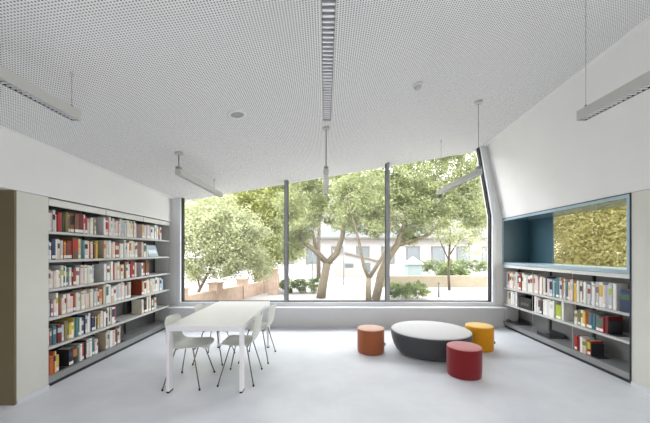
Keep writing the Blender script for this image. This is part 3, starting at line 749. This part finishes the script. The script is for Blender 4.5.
tree('low-forking slim tree at the right of the middle pane', (1.40, 9.8, GZ),
     [[(1.40, 9.8, GZ, .10), (1.38, 9.8, .4, .09), (1.40, 9.8, .72, .085)], [(1.40, 9.8, .72, .06), (1.24, 9.8, 1.1, .055), (1.10, 9.8, 1.8, .05), (0.95, 9.8, 2.4, .035), (0.75, 9.8, 3.2, .02)],
      [(1.40, 9.8, .72, .07), (1.68, 9.8, 1.15, .06), (1.95, 9.8, 1.6, .05), (2.1, 9.8, 2.4, .03), (2.1, 9.8, 3.2, .015)]],
     [(0.85, 9.9, 3.3, .7, .6, .6, .8), (1.75, 9.9, 3.2, .7, .6, .6, .9), (1.3, 9.9, 3.9, .8, .6, .5, .8), (1.6, 9.9, 2.45, .45, .5, .35, .45), (0.7, 9.9, 2.5, .45, .5, .35, .4)],
     LEAF_G, BARKP, 0.08, 14, 42, 72, .15)
# right pane
tree('spreading tree with a long level branch in the right pane', (1.75, 10.6, GZ),
     [[(1.75, 10.6, GZ, .15), (1.95, 10.6, .8, .14), (2.15, 10.6, 1.3, .13), (2.5, 10.6, 1.8, .11), (2.72, 10.6, 2.4, .07), (2.8, 10.6, 3.2, .04)], [(2.5, 10.6, 1.8, .08), (3.05, 10.6, 1.95, .07), (3.6, 10.6, 2.15, .05), (4.0, 10.6, 2.6, .03)]],
     [(2.8, 10.7, 3.0, .9, .8, .8, 1.3), (3.9, 10.7, 2.9, .9, .8, .6, 1.1), (3.1, 10.8, 4.1, 1.1, .9, .7, 1.3), (4.5, 10.8, 3.9, 1.0, .9, .7, 1.2), (5.0, 10.8, 4.7, .9, .9, .6, .9), (3.9, 10.8, 4.9, 1.1, .9, .5, 1.0), (5.1, 10.8, 3.1, .6, .7, .6, .7), (2.5, 10.7, 4.6, .7, .7, .5, .6), (3.0, 10.8, 2.15, .5, .6, .3, .5), (4.2, 10.8, 5.6, 1.3, .8, .6, 1.1), (5.5, 10.8, 5.4, .9, .8, .7, .9), (3.5, 10.8, 3.5, .9, .8, .5, .9), (2.55, 10.8, 3.8, .5, .6, .6, .6), (5.5, 10.8, 3.8, .7, .7, .7, .8), (5.2, 10.8, 2.5, .5, .6, .4, .4)],
     LEAF_G, BARKP, 0.085, 15, 48, 84, .17)
tree('small thin grey-green tree standing before the beige wall', (5.35, 13.2, GZ),
     [[(5.35, 13.2, GZ, .06), (5.3, 13.2, .8, .05), (5.35, 13.2, 1.6, .045), (5.4, 13.2, 2.6, .025)], [(5.32, 13.2, 1.2, .03), (5.0, 13.2, 1.9, .02), (4.8, 13.2, 2.4, .012)], [(5.34, 13.2, 1.4, .03), (5.8, 13.2, 2.1, .018), (6.0, 13.2, 2.6, .01)]],
     [(5.0, 13.2, 2.3, .65, .6, .6, .55), (5.8, 13.2, 2.2, .7, .6, .6, .6), (5.4, 13.2, 2.9, .8, .6, .5, .6), (6.4, 13.2, 1.8, .5, .5, .4, .35)],
     LEAF_P, BARK, 0.085, 16, 30, 60, .17)
tree('wide pale far tree glimpsed behind the middle branches', (-0.4, 19, GZ),
     [[(-0.4, 19, GZ, .14), (-0.4, 19, 2, .12), (-0.3, 19, 5, .06)]],
     [(-1.2, 19, 4.6, 1.6, 1.2, 1.2, .9), (1.2, 19, 5.6, 1.8, 1.2, 1.3, .9), (4.0, 19, 5.6, 1.8, 1.2, 1.2, .9), (2.6, 19, 3.9, 1.6, 1.2, 1.0, .5), (-2.6, 19, 3.2, 1.2, 1.2, 1.0, .8), (7.6, 19, 4.6, 1.7, 1.2, 1.6, .9), (6.0, 19, 7.0, 2.0, 1.2, 1.2, 1.0)], LEAF_P, BARK, 0.17, 17, 40, 50, .22)
# seen through the olive glass of the niche
tree('dense olive-coloured tree outside the niche glass', (7.6, 7.6, GZ),
     [[(7.6, 7.6, GZ, .12), (7.6, 7.6, 1.5, .1), (7.7, 7.6, 3.2, .05)]],
     [(7.0, 5.9, 1.7, .9, 1.1, 1.3, 2.2), (7.0, 7.6, 1.7, .9, 1.1, 1.3, 2.2), (7.1, 9.2, 1.8, .9, 1.1, 1.4, 2.2), (7.4, 6.8, 2.9, 1.0, 1.4, .9, 1.8), (7.4, 8.6, 2.9, 1.0, 1.4, .9, 1.8), (8.0, 8.0, 1.6, .8, 2.6, 1.7, 3.2)],
     LEAF_O, BARK, 0.075, 18, 64, 110, .19)
# hedges and bushes
def hedge(label, x0, x1, y, z1, seed):
    n_ = max(2, int((x1-x0)/0.45)); s = (x1-x0)/n_
    bl = [(x0+s*(i+.5), y, (GZ+z1)/2, s*.62, .3, (z1-GZ)/2*.85, .6) for i in range(n_)]
    tree(label, ((x0+x1)/2, y, GZ), [], bl, LEAF_H, BARK, .075, seed, 40, 60, .10, name='hedge', group='clipped hedges outside')
hedge('clipped green hedge left of the forked middle tree', -1.75, -0.2, 12.4, .52, 21)
hedge('clipped green hedge left of the bollard in the right pane', 2.15, 3.55, 10.8, .56, 22)
tree('round green bush above the beige wall', (6.7, 16.4, GZ), [], [(6.5, 16.4, .45, .55, .4, .62, 1.7), (7.0, 16.4, .38, .5, .4, .52, 1.5)], LEAF_H, BARK, .10, 23, 30, 60, .13, name='bush', group=None)
hedge('long dark green hedge far behind at right', 6.3, 12.5, 22, 1.15, 24)

# low brick wall with piers, receding on the left
BRICK = mat('brick_pale', (176, 154, 136), 0.9, var=0.12, scale=6)
bw = thing('brick_wall', 'low pale brick wall with square piers outside the left pane', 'wall', (-3.9, 8.0, GZ))
P0, P1 = Vector((0, 0, 0)), Vector((1.75, 5.6, 0)); dr = (P1-P0).normalized(); nr = Vector((dr.y, -dr.x, 0))*0.11
def along(a, b, z0, z1, nn=1.0):
    p, q = P0+dr*a, P0+dr*b; k = nr*nn
    return [tuple(v+Vector((0, 0, z))) for z in (z0, z1) for v in (p-k, q-k, q+k, p+k)]
Lw = (P1-P0).length; piers = [0.0, 1.5, 3.0, 4.5, Lw-0.3]
for i in range(len(piers)-1):
    MB().hexa(along(piers[i]+0.3, piers[i+1], 0, 0.47)).build('wall_section', BRICK, bw)
for a in piers:
    pi_ = MB().hexa(along(a, a+0.3, 0, 0.66, 1.4)).build('pier', BRICK, bw)
    MB().hexa(along(a-0.03, a+0.33, 0.66, 0.70, 1.7)).build('pier_cap', mat('cap_pale', (176, 150, 128), 0.9), pi_)
gp = thing('gate_pillar', 'pale brick gate pillar outside at the left mullion', 'pillar', (-2.0, 11.9, GZ))
MB().box(-.17, .17, -.17, .17, 0, .95).build('shaft', BRICK, gp); MB().box(-.21, .21, -.21, .21, .95, 1.0).build('cap', MATS['cap_pale'], gp)
# beige wall right
o = MB().box(2.6, 9.5, 14.4, 14.7, GZ, .42).build('garden_wall', mat('beige_wall', (148, 138, 118), .9, var=.08, scale=3)); tag(o, 'low beige garden wall crossing the right pane', 'wall')
# bollard, lamp posts
POST = mat('post_grey', (92, 96, 98), .5)
o = MB(); o.tube([(0, 0, 0), (0, 0, .5)], .03, 12); o.lathe([(.036, .48), (.036, .53), (.02, .55)], 14); o = o.build('bollard', POST, loc=(4.15, 11.2, GZ)); tag(o, 'small dark bollard on the paving in the right pane', 'bollard')
def lamp_post(x, y, h_, label):
    p = thing('street_lamp', label, 'street lamp', (x, y, GZ), 0, 'thin street lamps outside')
    MB().tube([(0, 0, 0), (0, 0, h_)], [.035, .025], 10).build('pole', mat('post_pale', (150, 154, 154), .5), p)
    MB().lathe([(.05, h_-.02), (.12, h_+.05), (.10, h_+.2), (.03, h_+.26)], 16).build('lantern', mat('lantern_pale', (190, 192, 190), .4), p)
lamp_post(-0.62, 15.5, 3.4, 'thin pale street lamp left of the forked middle tree')
lamp_post(0.95, 15.5, 3.2, 'thin pale street lamp right of the forked middle tree')
# buildings
BW = mat('render_white', (160, 157, 152), .9, var=.03, scale=1); BWIN = mat('far_window', (96, 104, 106), .3); BROOF = mat('roof_edge', (92, 88, 80), .7)
b = thing('apartment_building', 'long white apartment building far across the street', 'building', (4, 30, GZ))
MB().box(-14, 16, 0, 8, 0, 9).build('walls', BW, b)
for z in (2.9, 5.9):
    MB().box(-14, 16, -1.0, 0, z, z+.16).build('balcony_slab', BROOF, b)
    MB().box(-14, 16, -1.0, -.95, z+.16, z+1.0).build('railing', mat('railing_pale', (112, 116, 116), .5), b)
for k in range(12):
    for z in (.5, 3.3, 6.3):
        f_ = MB().box(-13.2+2.45*k, -11.9+2.45*k, -.05, .03, z, z+1.7).build('window_frame', BROOF, b)
        MB().box(-13.1+2.45*k, -12.0+2.45*k, -.06, -.045, z+.1, z+1.6).build('window_pane', BWIN, f_)
hs = thing('gabled_house', 'small white gabled house in the middle pane', 'house', (2.2, 20, GZ))
hb = MB(); hb.prism_y([(-1.6, 0), (1.6, 0), (1.6, .95), (-1.6, 1.75)], 0, 3); hb.build('walls', BW, hs)
rf = MB(); rf.add([(-1.7, -.15, 1.78), (1.75, -.15, .92), (1.75, 3.1, .92), (-1.7, 3.1, 1.78), (-1.7, -.15, 1.88), (1.75, -.15, 1.02), (1.75, 3.1, 1.02), (-1.7, 3.1, 1.88)], [(0,3,2,1),(4,5,6,7),(0,1,5,4),(1,2,6,5),(2,3,7,6),(3,0,4,7)]); rf.build('roof', mat('roof_pale', (126, 120, 112), .8), hs)
MB().box(.35, .75, -.03, 0, .35, .95).build('window_pane', BWIN, hs)
MB().box(-.9, -.35, -.03, 0, .65, .90).build('window_pane', BWIN, hs)
ks = thing('kiosk', 'small pale turquoise kiosk with pointed roof in the right pane', 'kiosk', (4.75, 16.6, GZ))
MB().box(-.38, .38, -.38, .38, 0, 1.0).build('walls', mat('kiosk_turquoise', (138, 152, 150), .7), ks)
MB().add([(-.48, -.48, 1.0), (.48, -.48, 1.0), (.48, .48, 1.0), (-.48, .48, 1.0), (0, 0, 1.42)], [(0,3,2,1), (0,1,4), (1,2,4), (2,3,4), (3,0,4)]).build('roof', mat('kiosk_roof', (136, 148, 148), .7), ks)
